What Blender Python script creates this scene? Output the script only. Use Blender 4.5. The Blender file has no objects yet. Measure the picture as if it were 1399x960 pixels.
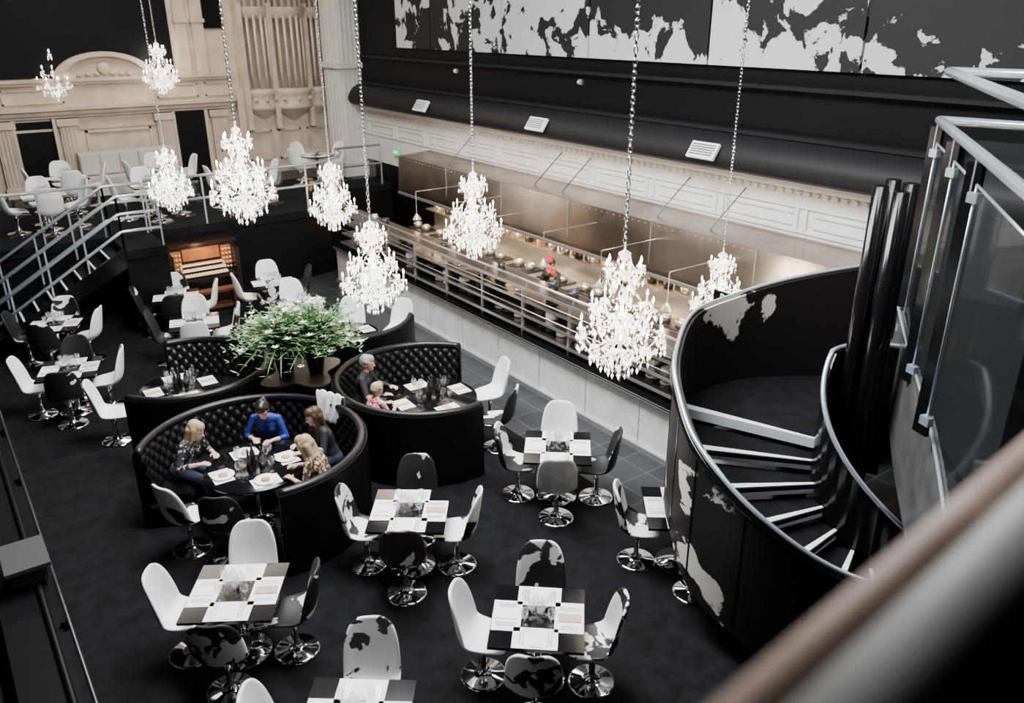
import bpy, math, random
import numpy as np
from mathutils import Vector, Matrix
random.seed(7); np.random.seed(7)
PHI=math.radians(36.2); CP,SP=math.cos(PHI),math.sin(PHI)
def W(x,y,z=0.0):   # survey axes -> room axes
    return (CP*x+SP*y, -SP*x+CP*y, z)
scene=bpy.context.scene
# ------------------------------------------------------------------ geometry helpers
class MB:
    def __init__(s): s.v=[];s.f=[];s.m=[];s.s=[]
    def add(s,g,mat=0,smooth=False,M=None):
        vs,fs=g; o=len(s.v)
        if M is not None: vs=[tuple(M@Vector(p)) for p in vs]
        s.v.extend([tuple(p) for p in vs])
        for f in fs: s.f.append(tuple(i+o for i in f)); s.m.append(mat); s.s.append(smooth)
        return s
    def mesh(s,name,mats):
        me=bpy.data.meshes.new(name); me.from_pydata(s.v,[],s.f)
        for m in mats: me.materials.append(m)
        me.polygons.foreach_set('material_index',s.m); me.polygons.foreach_set('use_smooth',s.s)
        me.update(); return me
def box(c,s,rz=0.0):
    cx,cy,cz=c; a,b,d=s[0]/2,s[1]/2,s[2]/2; C,S=math.cos(rz),math.sin(rz); vs=[]
    for x,y,z in [(-a,-b,-d),(a,-b,-d),(a,b,-d),(-a,b,-d),(-a,-b,d),(a,-b,d),(a,b,d),(-a,b,d)]:
        vs.append((cx+C*x-S*y,cy+S*x+C*y,cz+z))
    return vs,[(3,2,1,0),(4,5,6,7),(0,1,5,4),(1,2,6,5),(2,3,7,6),(3,0,4,7)]
def box2(x0,x1,y0,y1,z0,z1): return box(((x0+x1)/2,(y0+y1)/2,(z0+z1)/2),(abs(x1-x0),abs(y1-y0),abs(z1-z0)))
def lathe(prof,n=16,c=(0,0,0),a0=0.0,a1=2*math.pi):
    full=abs(a1-a0-2*math.pi)<1e-6; m=n if full else n+1; vs=[];fs=[]
    for r,z in prof:
        for i in range(m):
            a=a0+(a1-a0)*i/n; vs.append((c[0]+r*math.cos(a),c[1]+r*math.sin(a),c[2]+z))
    for j in range(len(prof)-1):
        for i in range(n):
            k=(i+1)%m; fs.append((j*m+i,j*m+k,(j+1)*m+k,(j+1)*m+i))
    return vs,fs
def tube(pts,r,n=8,closed=False,caps=True):
    P=[Vector(p) for p in pts]; m=len(P); rs=r if isinstance(r,(list,tuple)) else [r]*m
    vs=[];fs=[]; up=None
    for j in range(m):
        if closed: t=(P[(j+1)%m]-P[j-1])
        else: t=(P[min(j+1,m-1)]-P[max(j-1,0)])
        t.normalize()
        if up is None:
            up=Vector((0,0,1)) if abs(t.z)<.9 else Vector((1,0,0))
        a=(up-t*up.dot(t)).normalized(); b=t.cross(a); up=a
        for i in range(n):
            q=2*math.pi*i/n; vs.append(tuple(P[j]+(a*math.cos(q)+b*math.sin(q))*rs[j]))
    for j in range(m if closed else m-1):
        j2=(j+1)%m
        for i in range(n):
            k=(i+1)%n; fs.append((j*n+i,j*n+k,j2*n+k,j2*n+i))
    if caps and not closed:
        fs.append(tuple(range(n-1,-1,-1))); fs.append(tuple((m-1)*n+i for i in range(n)))
    return vs,fs
def cyl(p0,p1,r0,r1=None,n=12): return tube([p0,p1],[r0,r0 if r1 is None else r1],n)
def prism(poly,z0,z1):
    n=len(poly); vs=[(x,y,z0) for x,y in poly]+[(x,y,z1) for x,y in poly]
    return vs,[tuple(range(n-1,-1,-1)),tuple(range(n,2*n))]+[(i,(i+1)%n,n+(i+1)%n,n+i) for i in range(n)]
def octa(c,r,h):
    x,y,z=c
    return [(x+r,y,z),(x,y+r,z),(x-r,y,z),(x,y-r,z),(x,y,z+h*.4),(x,y,z-h*.6)],[(0,1,4),(1,2,4),(2,3,4),(3,0,4),(1,0,5),(2,1,5),(3,2,5),(0,3,5)]
def ball(c,r,n=10,m=7):
    rr=r if isinstance(r,(tuple,list)) else (r,r,r); vs=[];fs=[]
    for j in range(m+1):
        p=math.pi*j/m
        for i in range(n):
            a=2*math.pi*i/n; vs.append((c[0]+rr[0]*math.sin(p)*math.cos(a),c[1]+rr[1]*math.sin(p)*math.sin(a),c[2]-rr[2]*math.cos(p)))
    for j in range(m):
        for i in range(n):
            k=(i+1)%n; fs.append((j*n+i,j*n+k,(j+1)*n+k,(j+1)*n+i))
    return vs,fs
def obj(name,data,loc=(0,0,0),rz=0.0,parent=None,scale=None):
    o=bpy.data.objects.new(name,data); scene.collection.objects.link(o)
    o.location=loc; o.rotation_euler=(0,0,rz)
    if scale: o.scale=(scale,)*3 if not isinstance(scale,tuple) else scale
    if parent: o.parent=parent
    return o
def bake(me,mods):
    o=bpy.data.objects.new('tmp',me); scene.collection.objects.link(o)
    for t,kw in mods:
        m=o.modifiers.new(t,t)
        for k,v in kw.items(): setattr(m,k,v)
    dg=bpy.context.evaluated_depsgraph_get(); dg.update()
    r=bpy.data.meshes.new_from_object(o.evaluated_get(dg)); bpy.data.objects.remove(o); return r
# ------------------------------------------------------------------ materials
def pm(name,col,rough=.5,metal=0.0,emis=0.0,ecol=None,trans=0.0,var=0.0,scale=20.0,bump=0.0,alpha=1.0,ior=1.45,spec=None,bscale=None):
    m=bpy.data.materials.new(name); m.use_nodes=True; nt=m.node_tree; b=nt.nodes['Principled BSDF']
    c=(*col,1); b.inputs['Base Color'].default_value=c; b.inputs['Roughness'].default_value=rough
    b.inputs['Metallic'].default_value=metal; b.inputs['IOR'].default_value=ior
    b.inputs['Transmission Weight'].default_value=trans; b.inputs['Alpha'].default_value=alpha
    if spec is not None: b.inputs['Specular IOR Level'].default_value=spec
    if emis: b.inputs['Emission Color'].default_value=(*(ecol or col),1); b.inputs['Emission Strength'].default_value=emis
    if var or bump:
        tc=nt.nodes.new('ShaderNodeTexCoord'); n=nt.nodes.new('ShaderNodeTexNoise'); n.inputs['Scale'].default_value=scale; n.inputs['Detail'].default_value=5
        nt.links.new(tc.outputs['Object'],n.inputs['Vector'])
        if var:
            r=nt.nodes.new('ShaderNodeValToRGB'); r.color_ramp.elements[0].position=.3; r.color_ramp.elements[1].position=.7
            r.color_ramp.elements[0].color=(*[x*(1-var) for x in col],1); r.color_ramp.elements[1].color=(*[min(1,x*(1+var)) for x in col],1)
            nt.links.new(n.outputs['Fac'],r.inputs['Fac']); nt.links.new(r.outputs['Color'],b.inputs['Base Color'])
        if bump:
            n2=n
            if bscale:
                n2=nt.nodes.new('ShaderNodeTexNoise'); n2.inputs['Scale'].default_value=bscale; nt.links.new(tc.outputs['Object'],n2.inputs['Vector'])
            bp=nt.nodes.new('ShaderNodeBump'); bp.inputs['Strength'].default_value=bump; bp.inputs['Distance'].default_value=.02
            nt.links.new(n2.outputs['Fac'],bp.inputs['Height']); nt.links.new(bp.outputs['Normal'],b.inputs['Normal'])
    return m
def cow(name,thr,scale=2.5,dark=(.008,.007,.007),light=(.88,.86,.83),rough=.55,speck=False,stretch=(1,1,1),zg=0.0,z0=0.0,yg=0.0,off=None):
    m=pm(name,light,rough); nt=m.node_tree; b=nt.nodes['Principled BSDF']; N=nt.nodes.new; Lk=nt.links.new
    tc=N('ShaderNodeTexCoord'); va=N('ShaderNodeVectorMath'); va.operation='ADD'; mp=N('ShaderNodeMapping'); mp.inputs['Scale'].default_value=stretch
    Lk(tc.outputs['Object'],mp.inputs['Vector']); Lk(mp.outputs['Vector'],va.inputs[0])
    if off is None:
        oi=N('ShaderNodeObjectInfo'); mul=N('ShaderNodeMath'); mul.operation='MULTIPLY'; mul.inputs[1].default_value=37.0
        Lk(oi.outputs['Random'],mul.inputs[0]); Lk(mul.outputs[0],va.inputs[1])
    else: va.inputs[1].default_value=off
    n=N('ShaderNodeTexNoise'); n.inputs['Scale'].default_value=scale; n.inputs['Detail'].default_value=3.5 if not speck else 7; n.inputs['Roughness'].default_value=.45 if not speck else .58; n.inputs['Distortion'].default_value=.5
    Lk(va.outputs[0],n.inputs['Vector']); fac=n.outputs['Fac']
    if zg or yg:
        sx=N('ShaderNodeSeparateXYZ'); Lk(tc.outputs['Object'],sx.inputs[0])
        for out,g,c0 in ((2,zg,z0),(1,yg,0)):
            if g:
                ma=N('ShaderNodeMath'); ma.operation='MULTIPLY_ADD'; ma.inputs[1].default_value=g; ma.inputs[2].default_value=-g*c0; Lk(sx.outputs[out],ma.inputs[0])
                ad=N('ShaderNodeMath'); ad.operation='ADD'; Lk(fac,ad.inputs[0]); Lk(ma.outputs[0],ad.inputs[1]); fac=ad.outputs[0]
    r=N('ShaderNodeValToRGB'); e=r.color_ramp.elements
    e[0].position=thr-.006; e[0].color=(*dark,1); e[1].position=thr+.006; e[1].color=(*light,1)
    Lk(fac,r.inputs['Fac']); Lk(r.outputs['Color'],b.inputs['Base Color'])
    return m
M={}
M['carpet']=pm('carpet_black',(.0034,.004,.0052),.9,var=.7,scale=5,bump=.5,bscale=140,spec=.2)
M['tile']=pm('floor_tile_dark',(.05,.055,.06),.3)
nt=M['tile'].node_tree; b_=nt.nodes['Principled BSDF']; tcx=nt.nodes.new('ShaderNodeTexCoord'); br=nt.nodes.new('ShaderNodeTexBrick')
br.inputs['Scale'].default_value=1.6; br.inputs['Color1'].default_value=(.018,.021,.024,1); br.inputs['Color2'].default_value=(.032,.036,.04,1); br.inputs['Mortar'].default_value=(.12,.12,.12,1); br.inputs['Mortar Size'].default_value=.008; br.offset=0; br.inputs['Brick Width'].default_value=.8; br.inputs['Row Height'].default_value=.8
nt.links.new(tcx.outputs['Object'],br.inputs['Vector']); nt.links.new(br.outputs['Color'],b_.inputs['Base Color'])
M['black']=pm('black_paint',(.003,.003,.004),.5,var=.2,scale=3,spec=.15)
M['blackgl']=pm('black_gloss',(.004,.004,.005),.15,spec=.35)
M['leather']=pm('black_leather',(.005,.005,.006),.32,bump=.15,scale=120,spec=.45)
M['plaster']=pm('cream_plaster',(.56,.46,.37),.6,var=.16,scale=2.5)
M['plaster_w']=pm('white_plaster',(.62,.6,.58),.55,var=.08,scale=3)
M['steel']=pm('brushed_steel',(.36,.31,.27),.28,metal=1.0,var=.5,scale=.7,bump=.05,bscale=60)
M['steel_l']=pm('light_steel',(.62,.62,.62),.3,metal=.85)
M['chrome']=pm('chrome',(.88,.89,.9),.07,metal=1)
M['chrome_d']=pm('satin_rail',(.52,.59,.64),.26,metal=.65)
M['paper']=pm('paper_white',(.92,.91,.9),.6,var=.03,scale=30)
M['kraft']=pm('menu_card_tan',(.5,.38,.28),.6,var=.2,scale=30)
M['glass']=pm('clear_glass',(.95,.97,1),.02,trans=.95,alpha=.28)
M['pane']=pm('balustrade_glass',(.75,.85,.88),.03,trans=1.0,alpha=.16,ior=1.3)
M['pane2']=pm('balustrade_glass_grey',(.4,.46,.48),.05,trans=.8,alpha=.2,ior=1.4)
M['marble']=pm('counter_panel_white',(.66,.67,.68),.4,var=.14,scale=5)
M['crystal']=pm('crystal',(.97,.95,.92),.06,emis=1.1,ecol=(1,.9,.78),trans=.3)  # lit sparkle put in as a mild glow of the crystal itself
M['crystal_b']=pm('crystal_painted_glint',(1,.97,.92),.1,emis=5,ecol=(1,.93,.84))  # bright copy of the crystal, glints painted as strong emission
M['crystal_d']=pm('crystal_painted_shade',(.16,.12,.09),.08,metal=.6)  # dark copy of the crystal, shade put into its colour
M['bulb']=pm('candle_bulb',(1,.9,.75),.3,emis=40,ecol=(1,.86,.66))
M['candle']=pm('candle_sleeve',(.85,.8,.7),.4,emis=.8,ecol=(1,.9,.75))
M['wood']=pm('brown_wood',(.035,.024,.02),.35,var=.4,scale=6)
M['organwood']=pm('organ_walnut',(.014,.006,.004),.3,var=.4,scale=8)
M['organpanel']=pm('organ_panel_painted_lit',(.3,.11,.035),.4,var=.3,scale=8)  # amber lamplight painted into the panel colour
M['ivory']=pm('ivory_keys_glow',(.75,.55,.34),.4,emis=.35,ecol=(1,.66,.34))  # warm light on keys and knobs put in as emission
M['leaf']=pm('leaf_green',(.07,.16,.05),.4,var=.55,scale=14)
M['leaf2']=pm('leaf_pale',(.22,.33,.17),.4,var=.4,scale=14)
M['petal']=pm('lily_petal',(.85,.88,.78),.5)
M['gold']=pm('gilt_pipe',(.5,.43,.36),.35,metal=.35,var=.1)
M['white']=pm('white_upholstery',(.88,.88,.87),.4,var=.04,scale=8)
M['cushion']=pm('cream_cushion',(.55,.52,.48),.7)
M['amber']=pm('warm_food',(.5,.28,.1),.5,var=.5,scale=12)
M['plate']=pm('china_plate',(.85,.85,.83),.2)
M['pot']=pm('dark_pan',(.05,.05,.055),.3,metal=.7)
M['cowwall']=cow('cowhide_stair',.6,1.0,dark=(.009,.006,.005),light=(.7,.65,.59),speck=True,off=(3.1,1.7,8.2))
M['nosing']=pm('step_nosing_white',(.8,.84,.88),.4)
M['stringer']=pm('stringer_grey_metal',(.2,.2,.205),.3,metal=.6,var=.3,scale=3)
M['skin']=pm('skin',(.62,.38,.28),.5); M['eye']=pm('eye_dark',(.02,.015,.012),.2); M['lip']=pm('lip',(.45,.13,.12),.4)
M['shoe']=pm('shoe_black',(.02,.02,.02),.4); M['denim']=pm('trousers_dark',(.02,.025,.045),.8,var=.3,scale=30)
M['green']=pm('exit_green',(.02,.3,.12),.4,emis=.5,ecol=(.1,.8,.3))
M['letters']=pm('letters_white',(.9,.88,.82),.5,emis=.8,ecol=(1,.95,.85))
M['red']=pm('red_sign',(.4,.02,.02),.5)
M['lamp']=pm('lamp_panel',(.55,.55,.55),.5,emis=.25,ecol=(.9,.93,1))
M['railbrown']=pm('worn_brown_rail',(.5,.35,.28),.55,var=.2,scale=10)
M['railgrey']=pm('grey_rail',(.33,.32,.29),.5,var=.2,scale=8)
# ------------------------------------------------------------------ camera
cd=bpy.data.cameras.new('camera'); cam=bpy.data.objects.new('camera',cd); scene.collection.objects.link(cam)
cam.location=(0,0,6); cam.rotation_euler=(math.radians(90-22.25),0,-PHI)
cd.sensor_width=36; cd.lens=1112/1399*36; cd.clip_start=.02; cd.clip_end=100
cd.dof.use_dof=True; cd.dof.focus_distance=10.5; cd.dof.aperture_fstop=1.7
scene.camera=cam
# ------------------------------------------------------------------ room shell
def simple(name,g,mat,loc=(0,0,0)):
    return obj(name,MB().add(g).mesh(name,[mat]),loc)
simple('floor',box2(-6,11.2,-5,24.7,-.1,0),M['carpet'])
simple('floor_tiled_aisle',box2(6.7,11,2,19.9,.001,.012),M['tile'])
simple('ceiling',box2(-6,11.2,-5,24.7,9.5,9.6),M['black'])
simple('wall_left',box2(-6.2,-6,-5,24.7,0,9.5),M['black'])
simple('wall_near',box2(-6,11.2,-5.2,-5,0,9.5),M['black'])
simple('wall_kitchen',box2(11,11.2,-5,24.7,0,9.5),M['black'])
simple('wall_back',box2(-6,11.2,24.5,24.7,0,9.5),M['plaster'])
mb=MB(); mb.add(box2(10.93,11,5.6,22.2,2.2,3.72))
for z0,z1,d in [(3.58,3.64,.06),(3.64,3.72,.1),(3.3,3.34,.03),(2.92,2.96,.03)]: mb.add(box2(10.93-d,10.93,5.6,22.2,z0,z1))
y=5.8
while y<22:
    w=1.5
    for a in (y,y+w-.04): mb.add(box2(10.9,10.93,a,a+.04,2.95,3.3))
    mb.add(box2(10.905,10.93,y+.1,y+w-.15,3.02,3.05)); mb.add(box2(10.905,10.93,y+.1,y+w-.15,3.2,3.23))
    y+=w+.12
y=5.65
while y<22.1: mb.add(box2(10.87,10.93,y,y+.07,3.5,3.56)); y+=.16
obj('trim_kitchen_panelling',mb.mesh('p',[M['plaster_w']]))
prof=[(10.99,3.73),(10.62,3.73),(10.5,3.8),(10.45,3.92),(10.5,4.05),(10.62,4.2),(10.85,4.3),(10.99,4.32)]
n=len(prof); vs=[(x,yy,z) for yy in (2,22.15) for x,z in prof]
mb=MB(); mb.add((vs,[(i,i+1,n+i+1,n+i) for i in range(n-1)]),0,True); mb.add(box2(10.8,10.99,2,22.15,4.3,4.36)); mb.add(box2(10.86,10.99,2,22.15,5.0,5.06))
obj('trim_bulkhead_duct',mb.mesh('b',[pm('bulkhead_grey',(.009,.009,.0105),.55,spec=.22)]))
for yy in (18.0,13.4,9.0):
    mb=MB(); R=Matrix.Rotation(math.radians(35),4,'Y')
    mb.add(box((0,0,0),(.05,.56,.28)),0,M=R); mb.add(box((-.03,0,0),(.02,.48,.21)),1,M=R)
    for k in range(5): mb.add(box((-.045,0,-.085+.042*k),(.012,.48,.012)),2,M=R)
    obj('wall_floodlight',mb.mesh('fl',[M['nosing'],M['lamp'],M['pot']]),(10.42,yy,4.02))
for yy in (17.2,12.7):
    mb=MB(); mb.add(box((10.96,yy,4.85),(.06,.1,.1)),0); mb.add(ball((10.9,yy,4.85),.03),1); obj('small_wall_lamp',mb.mesh('sl',[M['steel_l'],M['lamp']]))
ps=[(20.0,18.3,.51,1.8,0,.1),(18.28,15.32,.53,1.6,0,-.05),(15.3,12.47,.46,1.9,.05,.03),(12.45,9.52,.52,1.5,-.3,0),(9.5,6.77,.475,1.7,-.14,.03),(6.75,4.0,.6,1.4,-.3,.06)]
for i,(a,b,t,s,zg,yg) in enumerate(ps):
    m=cow('cowhide_art',t,s,dark=(.003,.003,.004),light=(.5,.5,.51),rough=.7,speck=True,zg=zg,z0=-1.15,yg=yg,off=(i*5.3,2.1*i,7.7))
    mb=MB(); mb.add(box((0,0,0),(.06,a-b-.02,3.2))); obj('cowhide_wall_panel',mb.mesh('cp',[m]),(10.95,(a+b)/2,5.3+1.6))
# ------------------------------------------------------------------ back wall ornament
mb=MB(); Yw=24.5
def bw(x0,x1,z0,z1,d=.1,m=0): mb.add(box2(x0,x1,Yw-d,Yw,z0,z1),m)
for z0,z1,d in [(3.62,3.7,.1),(3.7,3.82,.2),(3.82,3.9,.32),(3.3,3.36,.05),(4.42,4.5,.12),(4.5,4.58,.2)]: bw(-4,7.95,z0,z1,d)
for x in (1.9,3.35,5.75,7.25):
    bw(x,x+.42,1.7,3.6,.14); bw(x-.05,x+.47,3.42,3.6,.2); bw(x-.04,x+.46,1.7,1.95,.2)
    for k in range(4): bw(x+.05+.09*k,x+.09+.09*k,2.0,3.4,.17)
for x0,x1 in [(3.95,5.6)]:
    for a,b,c,d in [(x0,x1,3.2,3.26),(x0,x1,2.3,2.36),(x0,x0+.06,2.3,3.26),(x1-.06,x1,2.3,3.26)]: bw(a,b,c,d,.07)
for x0,x1 in [(2.2,3.6),(5.9,7.0),(7.2,7.9)]:
    for a,b,c,d in [(x0,x1,4.3,4.34),(x0,x1,3.98,4.02),(x0,x0+.04,3.98,4.34),(x1-.04,x1,3.98,4.34)]: bw(a,b,c,d,.05)
bw(-4,6.45,4.6,9.4,.06,1)
bw(7.4,7.9,5.75,9.4,.08,1)
cx,R1,R0=4.65,1.2,1.0; N=24; vs=[];fs=[]
for j in range(N+1):
    a=math.pi*j/N
    for r,yy in ((R1,Yw-.3),(R0,Yw-.3),(R0,Yw),(R1,Yw)): vs.append((cx+r*math.cos(a),yy,4.55+r*.55*math.sin(a)))
for j in range(N):
    for k in range(4): fs.append((j*4+k,j*4+(k+1)%4,j*4+4+(k+1)%4,j*4+4+k))
mb.add((vs,fs),0)
mb.add(([(cx,Yw-.1,4.55)]+[(cx+R0*math.cos(math.pi*j/N),Yw-.1,4.55+R0*.55*math.sin(math.pi*j/N)) for j in range(N+1)],[(0,j+2,j+1) for j in range(N)]),0)
mb.add(ball((cx,Yw-.15,4.8),(.16,.06,.16)),0,True)
for k in range(-3,4): mb.add(ball((cx+.2*k,Yw-.14,4.68-.01*abs(k)),(.08,.05,.05)),0,True)
bw(2.35,3.2,1.7,3.55,.03,1); bw(6.25,7.05,1.7,3.6,.16,1)
for x in (2.27,3.2,6.17,7.05): bw(x,x+.08,1.7,3.62,.18)
for x in (6.6,7.05): bw(x,x+.3,4.58,9.4,.12); bw(x-.04,x+.34,5.9,6.0,.18)
obj('trim_back_wall_mouldings',mb.mesh('bm',[M['plaster'],M['black']]))
mb=MB(); PI=math.pi; yc=24.44
for bi,(cx,r) in enumerate([(8.75,.38),(9.65,.55),(10.45,.32)]):
    mb.add(lathe([(r+.12,3.55),(r+.16,3.62),(r+.1,3.7),(r+.12,3.95),(r+.2,4.05),(r+.05,4.12),(0,4.12)],14,(cx,yc,0),PI,2*PI),0,True)
    mb.add(lathe([(.02,3.0),(r*.5,3.25),(r+.12,3.55)],14,(cx,yc,0),PI,2*PI),0,True)
    npi=9 if bi==1 else 6
    for k in range(npi):
        a=PI+PI*(k+.5)/npi; px,py=cx+r*math.cos(a),yc-.06+r*math.sin(a)
        zb=4.12; mb.add(tube([(px,py,zb),(px,py,zb+.3+.12*abs(k-npi/2+.5)/2),(px,py,zb+2.8)],[.015,.055,.055],8),1,True)
    mb.add(lathe([(r+.02,6.0),(r+.12,6.1),(r+.15,6.3)],14,(cx,yc,0),PI,2*PI),0,True)
    for k in range(5):
        a=PI+PI*(k+.5)/5; mb.add(ball((cx+(r+.12)*math.cos(a),yc-.06+(r+.12)*math.sin(a),3.83),(.06,.05,.07),6,5),0,True)
for x in (8.25,9.1,10.15): mb.add(box2(x-.07,x+.07,24.0,24.48,3.0,6.4),0)
mb.add(box2(8.0,10.8,24.25,24.48,1.71,4.1),0)
for x in (8.2,9.1,10.0):
    for q in ((x,x+.7,2.1,2.15),(x,x+.7,2.9,2.95),(x,x+.05,2.1,2.95),(x+.65,x+.7,2.1,2.95)): mb.add(box2(q[0],q[1],24.2,24.25,q[2],q[3]),0)
obj('pipe_organ_case',mb.mesh('oc',[M['plaster'],M['gold']]))
mb=MB(); mb.add(box2(10.35,11,22.3,23.4,0,9.4)); mb.add(box2(10.25,11,22.2,23.5,1.7,2.1)); mb.add(box2(10.25,11,22.2,23.5,4.7,4.85))
for k in range(4): mb.add(box2(10.31,10.35,22.4+.22*k,22.48+.22*k,2.2,9)); mb.add(box2(10.42+.14*k,10.47+.14*k,22.26,22.3,2.2,9))
obj('trim_corner_pier',mb.mesh('pier',[M['plaster_w']]))
# ------------------------------------------------------------------ mezzanine
poly=[(-5.9,18.7),(3.1,18.7),(3.1,17.3),(3.9,17.3),(3.9,18.7),(7.6,18.7),(8.2,18.85),(8.8,19.3),(9.2,20.0),(9.3,20.6),(10.9,20.6),(10.9,24.4),(-5.9,24.4)]
mb=MB(); mb.add(prism(poly,1.52,1.7),0); pin=[(x,y+.06) if y<20.7 else (x,y) for x,y in poly]; mb.add(prism(pin,0.0,1.52),1)
obj('floor_mezzanine',mb.mesh('mz',[M['carpet'],M['black']]))
def balustrade(name,pts,h=1.08,post=1.1,rails=(0.,),gl=True,rr=.032,foot=.06):
    mb=MB(); P=[Vector(p) for p in pts]
    for dz in rails: mb.add(tube([p+Vector((0,0,h-dz)) for p in P],rr,8),0,True)
    for a,b in zip(P[:-1],P[1:]):
        L=(b-a).length; k=max(1,round(L/post))
        for i in range(k+1):
            p=a.lerp(b,i/k); mb.add(box((p.x,p.y,p.z+h/2),(.035,.035,h),math.atan2((b-a).y,(b-a).x)),0)
            if i<k and gl:
                q=a.lerp(b,(i+1)/k); d=(q-p)*.05; p1,q1=p+d,q-d
                mb.add(([(p1.x,p1.y,p1.z+foot),(q1.x,q1.y,q1.z+foot),(q1.x,q1.y,q1.z+h-.1),(p1.x,p1.y,p1.z+h-.1)],[(0,1,2,3)]),1)
    return obj(name,mb.mesh(name,[M['chrome_d'],M['pane']]))
balustrade('mezzanine_balustrade',[(3.95,18.76,1.7),(7.6,18.76,1.7),(8.2,18.92,1.7),(8.75,19.35,1.7),(9.15,20.05,1.7),(9.25,20.65,1.7),(10.6,20.65,1.7)],rails=(0,.5))
balustrade('mezzanine_balustrade',[(-5,18.76,1.7),(3.05,18.76,1.7)],rails=(0,))
mb=MB()
for i in range(10):
    x1=3.1-.28*i; z=1.7-.17*(i+1)
    mb.add(box2(x1-.3,x1,17.4,18.58,z-.04,z),0); mb.add(box2(x1-.3,x1-.26,17.4,18.58,z-.04,z+.006),1)
for yy in (17.34,18.58): 
    vs=[(3.1,yy,1.75),(.1,yy,0.02),(.45,yy,0.0),(3.1,yy,1.35)]; vs+= [(a,b+.05,c) for a,b,c in vs]
    mb.add((vs,[(0,1,2,3),(7,6,5,4),(0,4,5,1),(1,5,6,2),(2,6,7,3),(3,7,4,0)]),2)
obj('mezzanine_staircase',mb.mesh('st',[M['black'],M['nosing'],M['blackgl']]))
for yy in (17.36,18.61): balustrade('stair_handrail',[(3.85,yy,1.7),(3.1,yy,1.7),(.3,yy,.02)],rails=(0,.35,.7),gl=False,post=.9)
# ------------------------------------------------------------------ organ console
mb=MB(); x0,x1,y0,y1=4.0,5.5,17.8,18.6
mb.add(box2(x0,x1,18.15,y1,0,1.38),0); mb.add(box2(x0,x0+.1,y0,y1,0,1.3),0); mb.add(box2(x1-.1,x1,y0,y1,0,1.3),0); mb.add(box2(x0-.05,x1+.05,18.1,y1+.05,1.38,1.44),0)
for k in range(3):
    mb.add(box2(x0+.28,x1-.28,17.83+.12*k,17.97+.12*k,.78+.09*k,.82+.09*k),1)
    mb.add(box2(x0+.1,x1-.1,17.95+.12*k,18.03+.12*k,.72+.09*k,.8+.09*k),0)
    for j in range(16): mb.add(box2(x0+.3+.055*j,x0+.32+.055*j,17.9+.12*k,17.97+.12*k,.82+.09*k,.83+.09*k),0)
for s in (0,1):
    xa=(x0+.1,x0+.32) if s==0 else (x1-.32,x1-.1); mb.add(box2(xa[0],xa[1],18.08,18.15,.8,1.32),2)
    for r_ in range(5):
        for c in range(3):
            xx=(x0+.14+.07*c) if s==0 else (x1-.14-.07*c); mb.add(cyl((xx,18.08,.85+.1*r_),(xx,18.02,.85+.1*r_),.018,n=6),1)
mb.add(box2(x0+.35,x1-.35,18.09,18.15,1.08,1.34),2)
mb.add(box2(x0+.1,x1-.1,17.8,18.15,.68,.73),0)
for k in range(20): mb.add(box2(x0+.2+.055*k,x0+.22+.055*k,17.62,17.95,.05,.09),2)
obj('organ_console',mb.mesh('con',[M['organwood'],M['ivory'],M['organpanel']]))
mb=MB(); mb.add(box2(4.3,5.2,17.25,17.5,.52,.58)); mb.add(box2(4.33,4.4,17.27,17.48,0,.52)); mb.add(box2(5.1,5.17,17.27,17.48,0,.52)); mb.add(box2(4.4,5.1,17.35,17.39,.15,.22))
obj('organ_bench',mb.mesh('ob',[pm('bench_redwood',(.09,.03,.015),.4,var=.3,scale=8)]))
# ------------------------------------------------------------------ kitchen
mb=MB(); Y0,Y1=5.2,18.0
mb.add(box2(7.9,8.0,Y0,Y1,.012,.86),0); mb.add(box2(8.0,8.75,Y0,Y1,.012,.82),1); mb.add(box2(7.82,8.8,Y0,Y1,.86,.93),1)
mb.add(box2(7.84,7.9,Y0,Y1,.012,.1),2); mb.add(box2(7.81,7.82,Y0,Y1,.87,.885),2); mb.add(box2(7.81,7.82,Y0,Y1,.91,.92),2)
for yy in np.arange(Y0+1.2,Y1,1.2): mb.add(box2(7.893,7.9,yy,yy+.012,.1,.86),2)
obj('bar_counter',mb.mesh('bc',[M['marble'],M['blackgl'],M['steel_l']]))
RY0=6.9; mb=MB()
for x0,x1,z in [(8.0,8.5,1.72),(8.05,8.45,1.48),(8.0,8.45,1.24),(7.95,8.45,1.03)]:
    mb.add(box2(x0,x1,RY0,Y1-.2,z,z+.03),0); mb.add(box2(x0-.012,x0,RY0,Y1-.2,z-.01,z+.04),1)
for z in (1.36,1.6): mb.add(tube([(8.0,RY0,z),(8.0,Y1-.2,z)],.01,6),1,True)
for yy in np.arange(RY0+.02,Y1-.2,1.24):
    for x in (8.02,8.44): mb.add(box2(x-.02,x+.02,yy-.02,yy+.02,.93,1.72),1)
    mb.add(box2(8.04,8.42,yy-.008,yy+.008,1.06,1.46),0)
mb.add(box2(8.455,8.47,RY0,Y1-.2,.94,1.46),2)
mb.add(tube([(8.1,RY0,1.84),(8.1,Y1-.2,1.84)],.02,8),1,True)
for yy in np.arange(RY0+.02,Y1-.2,1.24): mb.add(cyl((8.1,yy,1.74),(8.1,yy,1.84),.012,n=6),1)
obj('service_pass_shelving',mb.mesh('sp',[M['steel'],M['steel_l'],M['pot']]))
mb=MB()
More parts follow.
